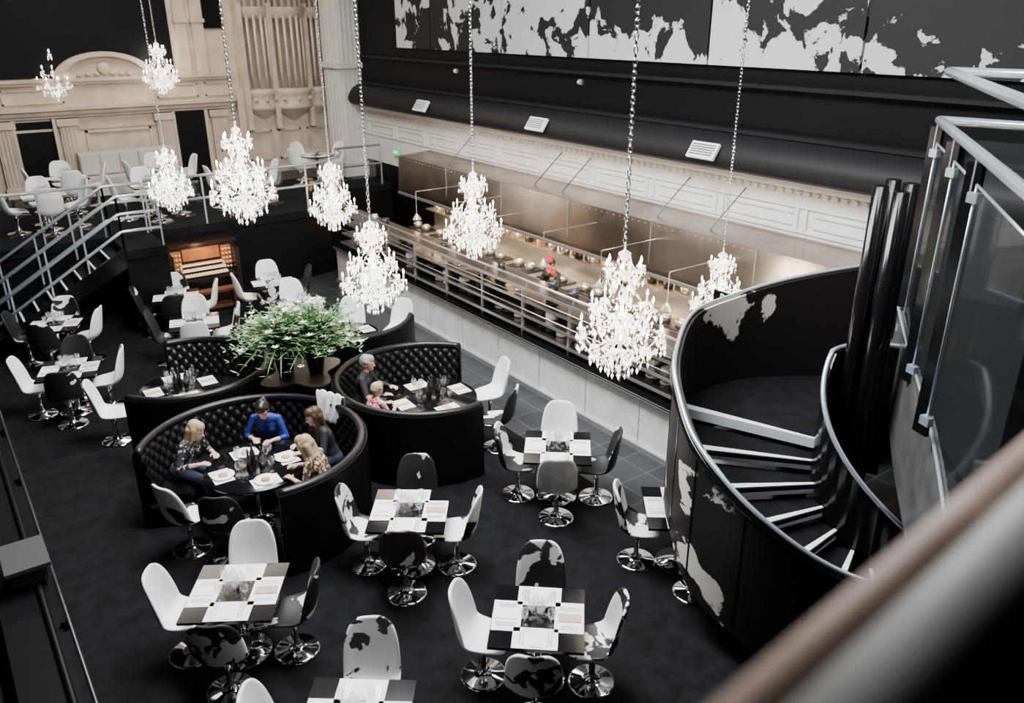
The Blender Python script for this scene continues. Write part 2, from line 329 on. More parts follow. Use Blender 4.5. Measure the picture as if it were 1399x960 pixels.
for z in (1.061,1.271,1.511,.931):
    for yy in np.arange(RY0+.2,Y1-.4,.3):
        if abs(((yy-RY0)%1.24)-.0)<.16 or ((yy-RY0)%1.24)>1.08: continue
        if random.random()<(.85 if yy<9.5 else .6):
            h=random.choice([.03,.06,.1,.13]); rr=.12
            mb.add(lathe([(.001,0),(rr*.6,0),(rr,.02)]+[(rr,.02+.012*k) for k in range(int(h/.012))]+[(rr*.7,h+.01),(.001,h+.005)],14,(8.24 if z>1 else 8.62,yy,z)),random.choice([0,0,1,2]),True)
obj('stacked_plates',mb.mesh('pl',[M['plate'],M['pot'],M['steel_l']]))
mb=MB()
for yy in np.arange(RY0+.3,Y1-.5,.5):
    if random.random()<.5:
        z=1.751; r=random.uniform(.06,.11); h=random.uniform(.05,.16); mb.add(lathe([(.001,0),(r,0),(r*1.05,h),(r*.95,h),(r*.9,.01),(.001,.01)],14,(8.33,yy,z)),random.choice([0,1,0]),True)
obj('kitchen_pans',mb.mesh('kp',[M['pot'],M['steel_l']]))
for yy in np.arange(8.0,17,1.5):
    mb=MB(); mb.add(cyl((0,0,.12),(0,0,.62),.006,n=6),0); mb.add(lathe([(.015,.14),(.03,.12),(.09,.02),(.095,0),(.085,0),(.03,.1),(.001,.11)],16),0,True); mb.add(ball((0,0,.03),.035),1,True)
    mb.add(cyl((0,0,.62),(1.25,0,.62),.008,n=6),0)
    obj('heat_lamp',mb.mesh('hlp',[M['steel_l'],pm('heat_bulb',(1,.6,.3),.3,emis=40,ecol=(1,.55,.22))]),(8.75,yy,1.9))
mb=MB(); mb.add(box2(10.0,10.9,5.4,18.3,.012,.9),0); mb.add(box2(9.95,10.9,5.4,18.3,.9,.94),1); mb.add(box2(10.86,10.92,5.4,18.3,.94,1.8),1)
mb.add(box2(10.6,10.86,5.4,18.3,1.4,1.43),1)
for yy in np.arange(5.6,18,.42): mb.add(lathe([(.001,0),(.09,0),(.1,.14),(.09,.14),(.001,.1)],12,(10.72,yy,1.431)),random.choice([1,2,3]),True)
for yy in np.arange(5.6,18,1.1):
    mb.add(box2(9.94,10.0,yy,yy+.9,.2,.8),0); mb.add(tube([(9.92,yy+.1,.72),(9.92,yy+.8,.72)],.012,6),1)
    mb.add(box2(10.15,10.58,yy,yy+.8,.94,.97),2)
    for a in (.2,.6):
        r=.11; mb.add(lathe([(.001,.0),(r,.0),(r,.12),(r-.01,.12),(r-.01,.02),(.001,.02)],14,(10.36,yy+a,.972)),1,True); mb.add(lathe([(.001,.07),(r-.012,.07)],12,(10.36,yy+a,.972)),3)
obj('cooking_range',mb.mesh('cr',[M['steel'],M['steel_l'],M['pot'],M['amber']]))
mb=MB(); mb.add(box2(9.1,9.55,6.9,17.5,.012,.88),0); mb.add(box2(9.05,9.6,6.9,17.5,.88,.92),0)
for yy in np.arange(7.1,17.2,.3): 
    for xx in (9.2,9.42):
        if random.random()<.75: mb.add(box((xx,yy,.94),(.17,.22,.05+.06*random.random())),random.choice([1,2,3,3,4])); 
obj('kitchen_prep_table',mb.mesh('pt',[M['steel'],M['plate'],M['amber'],M['pot'],M['leaf']]))
hp=[(9.95,1.88),(9.95,2.0),(10.0,2.8),(10.92,2.86),(10.92,2.2),(10.2,1.95)]
n=len(hp); vs=[(x,yy,z) for yy in (5.4,18.5) for x,z in hp]
mb=MB(); mb.add((vs,[tuple(range(n)),tuple(range(2*n-1,n-1,-1))]+[(i,n+i,n+(i+1)%n,(i+1)%n) for i in range(n)]))
for yy in np.arange(7.4,18,2.2): mb.add(box2(9.955,9.975,yy,yy+.012,1.95,2.8),1)
mb.add(box2(9.93,9.96,5.4,18.5,1.86,1.92),1)
for yy in (16.6,13.3,12.4,9.8,8.6): mb.add(cyl((10.3,yy,2.83),(10.9,yy-.15,3.45),.012,n=6),2)
for yy in np.arange(5.6,18.3,.16): mb.add(box2(9.985,10.0,yy,yy+.02,2.74,2.76),1)
hd=obj('extractor_hood',mb.mesh('hd',[M['steel'],M['steel_l'],M['pot']]))
mb=MB()
for yy in np.arange(6.2,18,2.3): mb.add(box2(10.2,10.5,yy,yy+.9,1.86,1.89))
obj('hood_lights',mb.mesh('hl',[pm('warm_strip',(1,.8,.5),.5,emis=10,ecol=(1,.66,.32))]))
def text(body,size,mat,loc,rot,name,parent=None):
    c=bpy.data.curves.new(name,'FONT'); c.body=body; c.size=size; c.extrude=.004; c.align_x='CENTER'; c.align_y='CENTER'
    o=bpy.data.objects.new(name,c); scene.collection.objects.link(o); o.location=loc; o.rotation_euler=rot; c.materials.append(mat)
    if parent: o.parent=parent
    return o
s=simple('lettered_sign',box2(-.03,0,-.34,.34,-.08,.08),M['blackgl'],(8.36,6.46,2.56))
for yy in (-.3,.3): obj('bracket',MB().add(cyl((-.0,yy,-1.63),(-.0,yy,-.08),.012,n=6)).mesh('br',[M['steel_l']]),parent=s)
text('READE',.15,M['letters'],(-.036,0,0),(math.pi/2,0,-math.pi/2),'lettering',s)
s=simple('exit_sign',box2(-.03,.0,-.2,.2,-.09,.09),M['green'],(10.88,20.2,2.6))
text('EXIT',.14,M['letters'],(-.036,0,0),(math.pi/2,0,-math.pi/2),'lettering',s)
# ------------------------------------------------------------------ chair
prof=[(.25,.45,.17,.0),(.2,.462,.21,.015),(.08,.448,.24,.045),(-.06,.438,.255,.07),(-.16,.455,.26,.095),(-.22,.52,.262,.11),(-.245,.62,.26,.11),(-.262,.73,.255,.1),(-.278,.84,.242,.085),(-.292,.94,.215,.06),(-.3,1.0,.175,.04),(-.304,1.035,.11,.02)]
vs=[];fs=[];K=8
for j,(y,z,w,c) in enumerate(prof):
    a=prof[min(j+1,len(prof)-1)]; b=prof[max(j-1,0)]; t=Vector((0,a[0]-b[0],a[1]-b[1])).normalized(); nrm=Vector((0,t.z,-t.y)); 
    if nrm.y<0 and nrm.z<0: nrm=-nrm
    if nrm.z<-.2: nrm=-nrm
    for i in range(K+1):
        s=-1+2*i/K; p=Vector((w*s,y,z))+nrm*(c*abs(s)**2.2); vs.append(tuple(p))
for j in range(len(prof)-1):
    for i in range(K): fs.append((j*(K+1)+i,j*(K+1)+i+1,(j+1)*(K+1)+i+1,(j+1)*(K+1)+i))
tmp=MB().add((vs,fs),0,True).mesh('shell',[M['white']])
shell=bake(tmp,[('SOLIDIFY',dict(thickness=.035,offset=0)),('SUBSURF',dict(levels=1,render_levels=1))])
sv=[tuple(v.co) for v in shell.vertices]; sf=[tuple(p.vertices) for p in shell.polygons]
def chair_mesh(name,mats):
    mb=MB(); mb.add((sv,sf),0,True)
    mb.add(lathe([(.001,0),(.235,0),(.238,.008),(.21,.02),(.1,.035),(.05,.06),(.032,.12),(.027,.25),(.04,.36),(.11,.41),(.12,.42),(.001,.42)],28),1,True)
    return mb.mesh(name,mats)
CH={'w':chair_mesh('dining_chair',[M['white'],M['chrome']]),
    'c':chair_mesh('dining_chair',[cow('cowhide_chair_mixed',.5,3.6),M['chrome']]),
    'l':chair_mesh('dining_chair',[cow('cowhide_chair_light',.44,3.6),M['chrome']]),
    'd':chair_mesh('dining_chair',[cow('cowhide_chair_dark',.57,3.2),M['chrome']]),
    'b':chair_mesh('dining_chair',[cow('cowhide_chair_brown',.59,3.2,dark=(.02,.009,.006)),M['chrome']]),
    'k':chair_mesh('dining_chair',[cow('cowhide_chair_black',.66,3.4),M['chrome']]),
    'g':chair_mesh('dining_chair',[pm('grey_hide',(.62,.6,.57),.5,var=.25,scale=6),M['chrome']])}
def chair(kind,x,y,ang,z=0,room=False):
    loc=(x,y,z) if room else W(x,y,z)
    return obj('dining_chair',CH[kind],loc,ang-(0 if room else PHI))
mb=MB(); mb.add(box((0,0,.735),(.88,.88,.03)),0); mb.add(box((0,0,.71),(.6,.6,.02)),0)
mb.add(lathe([(.001,0),(.27,0),(.27,.012),(.08,.03),(.04,.06),(.035,.65),(.1,.7),(.001,.7)],24),1,True)
TM=mb.mesh('dining_table',[M['blackgl'],M['chrome']])
def wineglass(mb,x,y,z,s=1.0,mat=3):
    mb.add(lathe([(.001,0),(.034*s,0),(.004,.008),(.004,.08*s),(.03*s,.1*s),(.038*s,.14*s),(.03*s,.19*s),(.028*s,.19*s),(.034*s,.14*s),(.002,.09*s)],12,(x,y,z)),mat,True)
def setting(seed):
    rnd=random.Random(seed); mb=MB(); z=.7515
    for k in range(4):
        a=k*math.pi/2; jit=rnd.uniform(-.03,.03)
        R=Matrix.Rotation(a,4,'Z')
        def B(x,y,sx,sy,sz,zz,m,rz=0): mb.add(box((x,y,zz),(sx,sy,sz),rz),m,M=R)
        B(jit*.5,-.295,.42,.275,.002,z+.001,0)
        B(-.0,-.3,.11,.22,.008,z+.006,1 if rnd.random()<.3 else 0,jit)
        for dx in (-.12,-.15): B(dx,-.3,.012,.17,.004,z+.004,2)
        for dx in (.11,.14): B(dx,-.3,.014,.19,.004,z+.004,2)
        wineglass(mb,*(R@Vector((.13,-.12,z)))); 
    for i in range(4):
        a=i*1.57+.4; wineglass(mb,.065*math.cos(a),.065*math.sin(a),z,1.1)
    mb.add(lathe([(.001,0),(.035,0),(.038,.09),(.033,.09),(.03,.01),(.001,.01)],12,(0,0,z)),3,True)
    mb.add(lathe([(.001,0),(.02,0),(.02,.05),(.001,.05)],10,(.02,-.0,z+.012)),4,True)
    return mb.mesh('table_setting',[M['paper'],M['kraft'],M['steel_l'],M['glass'],M['pot']])
SET=[setting(i) for i in range(4)]
def table(x,y,ang,kinds,d=.53,k=0,jit=6,z=0,room=False):
    """kinds: left,back,right,front"""
    loc=(x,y,z) if room else W(x,y,z); off=0 if room else PHI
    obj('dining_table',TM,loc,ang-off); obj('table_setting',SET[k%4],loc,ang-off)
    for kd,(ox,oy) in zip(kinds,[(-1,0),(0,1),(1,0),(0,-1)]):
        if kd=='-': continue
        a=math.atan2(ox,-oy)+ang+math.radians(random.uniform(-jit,jit))
        dx=(ox*math.cos(ang)-oy*math.sin(ang))*d; dy=(ox*math.sin(ang)+oy*math.cos(ang))*d
        chair(kd,x+dx,y+dy,a,z,room)
r=math.radians
table(-2.735,6.56,r(3),'wwdc',k=0)
table(.247,6.19,r(-5),'wdlc',k=1)
table(-1.18,8.0,r(-1),'cdlb',k=2)
table(.605,9.5,r(-4),'dwdg',k=3)
table(1.98,8.05,r(-3),'l---',k=1,d=.5)
chair('d',2.04,7.48,r(4))
table(-1.27,4.97,r(-2),'wl-w',k=2,d=.6)
table(-7.17,12.1,r(18),'wkwk',k=0)
table(-8.5,14.2,r(12),'kcwk',k=1)
table(-6.86,15.8,r(20),'kcwk',k=2)
table(-5.94,14.3,r(20),'kwlw',k=3)
table(-5.15,16.8,r(25),'wwkl',k=0)
table(-4.2,15.4,r(30),'kw-w',k=1)
chair('w',-.35,11.75,r(110)); chair('d',-.22,10.85,r(75))
chair('w',-6.05,11.05,r(-70)); chair('l',-3.9,8.3,r(-30)); chair('d',-3.35,8.12,r(2))
chair('w',-2.2,14.6,r(150)); chair('w',-3.1,14.7,r(180))
for i,(x,y) in enumerate([(2.2,20.2),(4.4,20.2),(6.6,20.3),(3.0,22.3),(5.2,22.3)]):
    table(x,y,0,'wwww',d=.6,k=i,z=1.7,room=True)
table(9.3,22.0,.3,'www-',d=.6,k=1,z=1.7,room=True)
mb=MB(); mb.add(box2(3.6,6.0,23.5,24.1,1.7,2.15),0); mb.add(box2(3.6,6.0,24.0,24.25,1.7,2.75),0); 
for k in range(5): mb.add(box2(3.62+.48*k,4.06+.48*k,23.92,24.02,2.2,2.7),0)
obj('cream_banquette',mb.mesh('cb',[M['cushion']]))
# ------------------------------------------------------------------ booths
def booth(name,x,y,R,a0,a1,H=1.08):
    a0,a1=r(a0),r(a1); mb=MB(); L=R*(a1-a0); N=int(L/.021); NZ=34
    def arcbox(r0,r1,z0,z1,m,n=72):
        vs=[];fs=[]
        for j in range(n+1):
            a=a0+(a1-a0)*j/n; c,s=math.cos(a),math.sin(a)
            for rr,z in ((r0,z0),(r1,z0),(r1,z1),(r0,z1)): vs.append((rr*c,rr*s,z))
        for j in range(n):
            for k in range(4): fs.append((j*4+k,j*4+4+k,j*4+4+(k+1)%4,j*4+(k+1)%4))
        fs.append((0,1,2,3)); fs.append((n*4+3,n*4+2,n*4+1,n*4)); mb.add((vs,fs),m,False)
    arcbox(R-.06,R,0,H,0); arcbox(R-.55,R-.06,0.0,.3,0)
    prof=[(R-.1,.3),(R-.6,.3),(R-.63,.36),(R-.6,.43),(R-.5,.46),(R-.2,.46),(R-.1,.44)]; vs=[];fs=[];n=len(prof)
    for j in range(73):
        a=a0+(a1-a0)*j/72
        for rr,z in prof: vs.append((rr*math.cos(a),rr*math.sin(a),z))
    for j in range(72):
        for k in range(n-1): fs.append((j*n+k,j*n+k+1,(j+1)*n+k+1,(j+1)*n+k))
    fs.append(tuple(range(n))); fs.append(tuple(72*n+k for k in range(n-1,-1,-1))); mb.add((vs,fs),1,True)
    vs=[];fs=[];tw=.17;tz=.19
    for j in range(N+1):
        a=a0+(a1-a0)*j/N; s=R*(a-a0)
        for i in range(NZ+1):
            z=.42+(H-.42)*i/NZ; A=(s/tw+(z-.42)/tz)*math.pi; B=(s/tw-(z-.42)/tz)*math.pi
            d=.055*(abs(math.sin(A)*math.sin(B)))**.5
            lean=.08*(1-(z-.42)/(H-.42)); rr=R-.07-lean-d*min(1,6*min(i,NZ-i)/NZ+.1); vs.append((rr*math.cos(a),rr*math.sin(a),z))
    for j in range(N):
        for i in range(NZ): fs.append((j*(NZ+1)+i,j*(NZ+1)+i+1,(j+1)*(NZ+1)+i+1,(j+1)*(NZ+1)+i))
    mb.add((vs,fs),1,True)
    ns=int(L/tw)
    for q in range(1,2*ns):
        for p in range(1,8):
            if (p+q)%2: continue
            s=q*tw/2; z=.42+p*tz/2
            if z>H-.06: continue
            a=a0+s/R; rr=R-.08-.08*(1-(z-.42)/(H-.42)); mb.add(ball((rr*math.cos(a),rr*math.sin(a),z),.012,5,4),1,True)
    mb.add(tube([((R-.07)*math.cos(a0+(a1-a0)*j/72),(R-.07)*math.sin(a0+(a1-a0)*j/72),H) for j in range(73)],.055,10),1,True)
    return obj(name,mb.mesh(name,[M['black'],M['leather']]),W(x,y),-PHI)
booth('tufted_booth',-3.25,9.0,1.42,-62,192)
booth('tufted_booth',-1.3,11.05,1.36,70,312)
booth('tufted_booth',-4.95,11.4,1.25,-112,128)
booth('tufted_booth',-3.0,13.65,1.25,190,365)
def round_table(x,y,rad,seed,food=False):
    mb=MB(); mb.add(lathe([(.001,.7),(rad-.02,.7),(rad,.72),(rad,.74),(rad-.01,.75),(.001,.75)],40),0,True)
    mb.add(lathe([(.001,0),(.3,0),(.3,.015),(.08,.04),(.045,.08),(.045,.7)],24),1,True)
    obj('round_table',mb.mesh('rt',[M['blackgl'],M['chrome']]),W(x,y),-PHI)
    rnd=random.Random(seed); mb=MB(); z=.7515
    for k in range(4):
        a=k*math.pi/2+.6; R=Matrix.Rotation(a,4,'Z')
        mb.add(box((0,-rad+.2,z+.001),(.34,.24,.002)),0,M=R)
        if food:
            p=R@Vector((0,-rad+.22,0)); mb.add(lathe([(.001,.004),(.09,.004),(.14,.018),(.14,.022),(.09,.008),(.001,.008)],20,(p.x,p.y,z)),0,True); mb.add(ball((p.x,p.y,z+.02),(.06,.05,.02),8,5),5,True)
        else: mb.add(box((0,-rad+.2,z+.006),(.1,.2,.008),rnd.uniform(-.1,.1)),1,M=R)
        for dx in (-.13,.12): mb.add(box((dx,-rad+.2,z+.004),(.013,.18,.004)),2,M=R)
        for q in ((.14,-rad+.38),(.06,-rad+.45)): p=R@Vector((q[0],q[1],0)); wineglass(mb,p.x,p.y,z,1.1)
    for k in range(3):
        a=k*2.1; mb.add(lathe([(.001,0),(.032,0),(.034,.16),(.013,.22),(.012,.29),(.001,.29)],12,(.09*math.cos(a),.09*math.sin(a),z)),4,True)
    obj('table_setting',mb.mesh('rs',[M['paper'],M['kraft'],M['steel_l'],M['glass'],M['pot'],M['amber']]),W(x,y),-PHI)
round_table(-3.25,8.98,.62,1,food=True); round_table(-1.2,11.05,.68,2); round_table(-5.1,11.4,.6,3); round_table(-3.0,13.7,.6,4)
hx,hy=-3.2,11.35
hubp=[]
for k in range(40):
    a=2*math.pi*k/40; rr=.56+.14*math.cos(4*(a-math.radians(45))); hubp.append((rr*math.cos(a)*.93,rr*math.sin(a)*1.02))
mb=MB(); mb.add(prism(hubp,0,1.0),0); mb.add(prism([(x*1.01,y*1.01) for x,y in hubp],1.0,1.03),1)
obj('booth_divider_plinth',mb.mesh('hub',[M['black'],M['wood']]),W(hx,hy),-PHI)
def plant(x,y,seed):
    rnd=random.Random(seed); mb=MB(); zr=.54
    mb.add(lathe([(.001,0),(.09,0),(.11,.02),(.18,.5),(.2,.56),(.18,.56),(.16,.48),(.001,.47)],20),0,True)
    for i in range(290):
        a=rnd.uniform(0,2*math.pi); el=rnd.uniform(.1,1.5); L=rnd.uniform(.42,.85); dr=rnd.uniform(.1,1.0); w=rnd.uniform(.011,.024)
        pts=[]; 
        for k in range(7):
            t=k/6; rad=.04+L*t*math.cos(el)*1.0; z=zr+L*.85*t*math.sin(el)-dr*L*t*t*.5; pts.append(Vector((rad*math.cos(a),rad*math.sin(a),z)))
        side=Vector((-math.sin(a),math.cos(a),0)); vs=[];fs=[]
        for k,p in enumerate(pts):
            ww=w*math.sin(math.pi*min(1,(k+.6)/6.6)); vs+= [tuple(p-side*ww),tuple(p+Vector((0,0,-ww*.4))),tuple(p+side*ww)]
        for k in range(6): fs+= [(3*k,3*k+1,3*k+4,3*k+3),(3*k+1,3*k+2,3*k+5,3*k+4)]
        m=rnd.choice([1,1,2]); mb.add((vs,fs),m,True)
        if rnd.random()<.8:
            for k in (2,3,4,5,6):
                p=pts[k]
                for sgn in (-1,1):
                    q=p+side*sgn*rnd.uniform(.06,.12)+Vector((math.cos(a),math.sin(a),rnd.uniform(-.3,1)))*.06; n=Vector((math.cos(a),math.sin(a),.2))*.022
                    mb.add(([tuple(p),tuple(p.lerp(q,.5)+n),tuple(q),tuple(p.lerp(q,.5)-n)],[(0,1,2,3)]),rnd.choice([1,2]))
        if rnd.random()<.2:
            p=pts[-1]
            for k in range(6):
                b=k*math.pi/3; d=Vector((math.cos(b),math.sin(b),.5))*.06; s2=Vector((-math.sin(b),math.cos(b),0))*.015
                mb.add(([tuple(p),tuple(p+d*.5+s2),tuple(p+d),tuple(p+d*.5-s2)],[(0,1,2,3)]),3)
    return obj('potted_lily_plant',mb.mesh('plant',[M['blackgl'],M['leaf'],M['leaf2'],M['petal']]),W(x,y,1.032),rnd.random()*6)
plant(hx-.2,hy-.12,3); plant(hx+.23,hy-.02,9)
# ------------------------------------------------------------------ chandelier
def chand_mesh():
    mb=MB(); rnd=random.Random(4)
    stem=[(.001,0),(.03,.01),(.05,.05),(.03,.09),(.015,.12),(.05,.16),(.11,.2),(.12,.22),(.03,.25),(.02,.32),(.06,.36),(.075,.42),(.05,.48),(.02,.52),(.02,.6),(.13,.63),(.14,.66),(.03,.68),(.02,.8),(.045,.86),(.05,.92),(.02,.98),(.02,1.1),(.1,1.13),(.11,1.16),(.02,1.18),(.02,1.3),(.06,1.34),(.07,1.38),(.01,1.42),(.008,1.5)]
    mb.add(lathe(stem,14),0,True)
    def drop(p,n=2,s=.014):
        z=p[2]
        for k in range(n):
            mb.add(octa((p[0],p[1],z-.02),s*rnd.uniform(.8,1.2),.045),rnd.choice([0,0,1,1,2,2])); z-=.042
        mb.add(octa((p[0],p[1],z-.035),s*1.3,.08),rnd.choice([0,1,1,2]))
    def swag(p,q,sag,n):
        for k in range(1,n):
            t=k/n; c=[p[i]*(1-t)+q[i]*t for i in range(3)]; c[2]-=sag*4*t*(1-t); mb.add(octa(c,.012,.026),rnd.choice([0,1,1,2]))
    def tier(n,zr,z0,R,ztip,off,candle=.1,dr=3):
        tips=[]
        for k in range(n):
            a=2*math.pi*k/n+off; c,s=math.cos(a),math.sin(a); pts=[]
            for t in np.linspace(0,1,11):
                rad=.03+(R-.03)*t; z=z0+(ztip-z0)*t*t-.12*math.sin(math.pi*t)*(1-.2*t)+.05*math.sin(2*math.pi*t)
                pts.append((rad*c,rad*s,z))
            mb.add(tube(pts,.009,6),0,True); tip=pts[-1]; tips.append(tip)
            mb.add(lathe([(.001,-.01),(.02,0),(.052,.015),(.055,.022),(.015,.012),(.013,.012)],10,tip),0,True)
            mb.add(cyl((tip[0],tip[1],tip[2]+.012),(tip[0],tip[1],tip[2]+.012+candle),.011,n=6),3,True)
            zt=tip[2]+.012+candle; mb.add(lathe([(.004,0),(.015,.018),(.013,.04),(.001,.075)],6,(tip[0],tip[1],zt)),4,True)
            for j in range(5):
                b=2*math.pi*j/5; drop((tip[0]+.048*math.cos(b),tip[1]+.048*math.sin(b),tip[2]+.01),rnd.choice([1,2]))
            for q in (3,5,7): drop((pts[q][0],pts[q][1],pts[q][2]-.01),dr-1 if q!=5 else dr)
        for k in range(n):
            p,q=tips[k],tips[(k+1)%n]; swag(p,q,.09,9); swag((.07*math.cos(2*math.pi*k/n+off),.07*math.sin(2*math.pi*k/n+off),zr),p,.06,11)
    tier(10,.9,.36,.47,.42,0,.12,3); tier(8,1.1,.66,.34,.74,.3,.1,2); tier(6,1.3,1.1,.2,1.2,.1,.05,1)
    for zz,rr,n in ((.21,.12,12),(.64,.14,14),(1.15,.11,12),(1.36,.07,8)):
        for k in range(n): a=2*math.pi*k/n; drop((rr*math.cos(a),rr*math.sin(a),zz),2)
    for rr,zz,n in ((.2,.34,16),(.3,.36,20),(.12,.14,10)):
        for k in range(n): a=2*math.pi*k/n; drop((rr*math.cos(a),rr*math.sin(a),zz),3)
    drop((0,0,.02),1,.02)
    return mb.mesh('chandelier',[M['crystal'],M['crystal_b'],M['crystal_d'],M['candle'],M['bulb']])
CM=chand_mesh()
def link_geo(z,rot):
    pts=[]
    for k in range(10):
        a=2*math.pi*k/10; pts.append((.02*math.cos(a)*math.cos(rot),.02*math.cos(a)*math.sin(rot),z+.04*math.sin(a)))
    return tube(pts,.007,5,closed=True)
def chandelier(x,y,zb,s=1.0,e=55):
    o=obj('crystal_chandelier',CM,W(x,y,zb),random.random()*3,scale=s)
    mb=MB(); z=1.52
    top=(9.5-zb)/s
    while z<top: mb.add(link_geo(z,0 if int(z/.06)%2 else 1.57),0,True); z+=.06
    obj('chain',mb.mesh('chain',[M['chrome']]),parent=o)
    L=bpy.data.lights.new('glow','POINT'); L.energy=e; L.color=(1,.85,.68); L.shadow_soft_size=.25; obj('candle_glow',L,(0,0,.75),parent=o)
def st(u,v,d): return u*d,(.9255-.3786*v)*d,6-(.3786+.9255*v)*d
for px,pt,d,s in [(845,506,9.3,1.0),(513,421,12.3,.95),(648,347,13.4,.95),(337,299,12.6,.98),(457,310,17.5,.98),(237,284,15.3,.79),(978,446,12.0,.8),(78,135,21,.9),(223,125,22,.88)]:
    x,y,z=st((px-699.5)/1112,(pt-480)/1112,d); chandelier(x,y,z,s)
# ------------------------------------------------------------------ spiral stair
PP=[(5.0,9.75,3.2,1.2),(4.43,9.89,3.1,1.1),(3.51,9.9,2.92,1.05),(2.77,9.72,2.76,1.0),(2.16,9.2,2.7,.98),(1.76,8.1,2.6,.97),(1.73,7.54,2.35,.8),(1.84,6.92,2.1,.5),(2.28,6.32,1.75,.3),(2.95,5.98,1.4,.1),(3.9,5.9,1.15,0.0)]
def catmull(P,n=10):
    P=[np.array(p,float) for p in P]; out=[]
    for i in range(len(P)-1):
        p0,p1,p2,p3=P[max(i-1,0)],P[i],P[i+1],P[min(i+2,len(P)-1)]
        for k in range(n):
            t=k/n; out.append(.5*((2*p1)+(-p0+p2)*t+(2*p0-5*p1+4*p2-p3)*t*t+(-p0+3*p1-3*p2+p3)*t**3))
    out.append(P[-1]); return out
S=np.array((3.97,7.75)); C=catmull(PP)
def ribbon(C,th,mb,m_in,m_out):
    n=len(C); vs=[]
    for j in range(n):
        t=C[min(j+1,n-1)][:2]-C[max(j-1,0)][:2]; t/=np.linalg.norm(t); nn=np.array((-t[1],t[0]))
        a=C[j][:2]; b=a+nn*th
        vs+= [(a[0],a[1],C[j][3]),(a[0],a[1],C[j][2]),(b[0],b[1],C[j][2]),(b[0],b[1],C[j][3])]
    for j in range(n-1):
        for k,m in ((0,m_out),(1,m_out),(2,m_in),(3,m_out)):
            mb.add(([vs[j*4+k],vs[j*4+(k+1)%4],vs[j*4+4+(k+1)%4],vs[j*4+4+k]],[(0,1,2,3)]),m,False)
sp=MB()
ribbon(C,.06,sp,0,0)
sp.add(tube([(c[0],c[1],c[2]+.025) for c in C],.026,8),1,True); sp.add(tube([(c[0],c[1],c[2]-.06) for c in C],.045,6),2,True)
for k in range(6,len(C),9):
    c=C[k]; t=C[min(k+1,len(C)-1)][:2]-C[k-1][:2]; a=math.atan2(t[1],t[0]); sp.add(box((c[0],c[1],(c[2]+c[3])/2),(.02,.012,c[2]-c[3]-.2),a),2)
angs=[math.atan2(c[1]-S[1],c[0]-S[0])%(2*math.pi) for c in C]; rads=[float(np.linalg.norm(c[:2]-S)) for c in C]
def ro(a): return float(np.interp(a,angs,rads))-.05
ri=.66
def wedge(a0,a1,z0,z1,m,n=4):
    p=[(S[0]+ro(a0+(a1-a0)*k/n)*math.cos(a0+(a1-a0)*k/n),S[1]+ro(a0+(a1-a0)*k/n)*math.sin(a0+(a1-a0)*k/n)) for k in range(n+1)]
    q=[(S[0]+ri*math.cos(a0+(a1-a0)*k/n),S[1]+ri*math.sin(a0+(a1-a0)*k/n)) for k in range(n,-1,-1)]
    sp.add(prism(p+q,z0,z1),m)
ZL=1.62
wedge(r(66),r(147),ZL-.08,ZL,3,12)
for i in range(9):
    a0=r(148+18*i); a1=a0+r(18); z=ZL-.17*(i+1)
    if z<.1: break
    wedge(a0,a1+.03,z-.05,z,3)
    wedge(a0-.04,a0+.014,z+.06,z+.178,5,1)
IC=[]
for k in range(40):
    a=r(60)+r(250)*k/39; zt=2.65-max(0,(k-12))*.07; zt=max(zt,.9); IC.append(np.array((S[0]+ri*math.cos(a),S[1]+ri*math.sin(a),zt-.02,max(0,zt-1.6))))
ribbon(IC,.05,sp,4,4); sp.add(tube([(c[0],c[1],c[2]+.02) for c in IC],.028,8),1,True)
obj('spiral_staircase',sp.mesh('sps',[M['cowwall'],M['chrome_d'],M['blackgl'],M['carpet'],M['blackgl'],M['nosing']]),(0,0,0),-PHI)
mb=MB()
for dx,dy,h in ((-.15,0,4.45),(0,.08,4.5),(.14,-.02,4.48),(.0,-.14,4.42)): mb.add(cyl((3.84+dx,8.15+dy,0),(3.84+dx,8.15+dy,h),.078,n=20),0,True)
obj('column_cluster',mb.mesh('cc',[M['blackgl']]),(0,0,0),-PHI)
# upper gallery rails & glass
mb=MB()
A=(4.45,8.75);B=(3.15,5.0);B2=(2.25,2.4);D=(6.6,6.9)
for z in (5.5,5.02):
    mb.add(tube([(*B2,z),(*B,z),(*A,z)],.045,12),0,True); mb.add(tube([(*A,z),(*D,z)],.045,12),0,True)
for t in (0,.3,.6):
    x,y=A[0]+(B[0]-A[0])*t,A[1]+(B[1]-A[1])*t; mb.add(box((x,y,3.75),(.035,.16,2.4),.3),1); mb.add(cyl((x,y,4.7),(x,y,5.02),.02,n=8),0)
for t0,t1 in ((0.03,.27),(.34,.57),(.64,1.2)):
    x0,y0=A[0]+(B[0]-A[0])*t0,A[1]+(B[1]-A[1])*t0; x1,y1=A[0]+(B[0]-A[0])*t1,A[1]+(B[1]-A[1])*t1
    mb.add(([(x0,y0,2.75),(x1,y1,2.55),(x1,y1,4.8),(x0,y0,4.8)],[(0,1,2,3)]),2)
    mb.add(tube([(x0,y0,4.8),(x1,y1,4.8)],.012,6),0,True); mb.add(tube([(x0,y0,2.75),(x0,y0,4.8)],.01,6),0,True)
    for zz in (2.75,4.7): mb.add(box((x0,y0,zz),(.06,.1,.08),.3),0)
C2=catmull([(4.45,8.9,2.95,2.3),(4.15,7.9,2.8,1.7),(3.85,6.7,2.55,1.3),(3.5,5.6,2.3,1.2),(3.15,4.7,2.1,1.2)])
ribbon(C2,.05,mb,3,3)
mb.add(tube([(c[0],c[1],c[2]) for c in C2],.02,8),0,True)
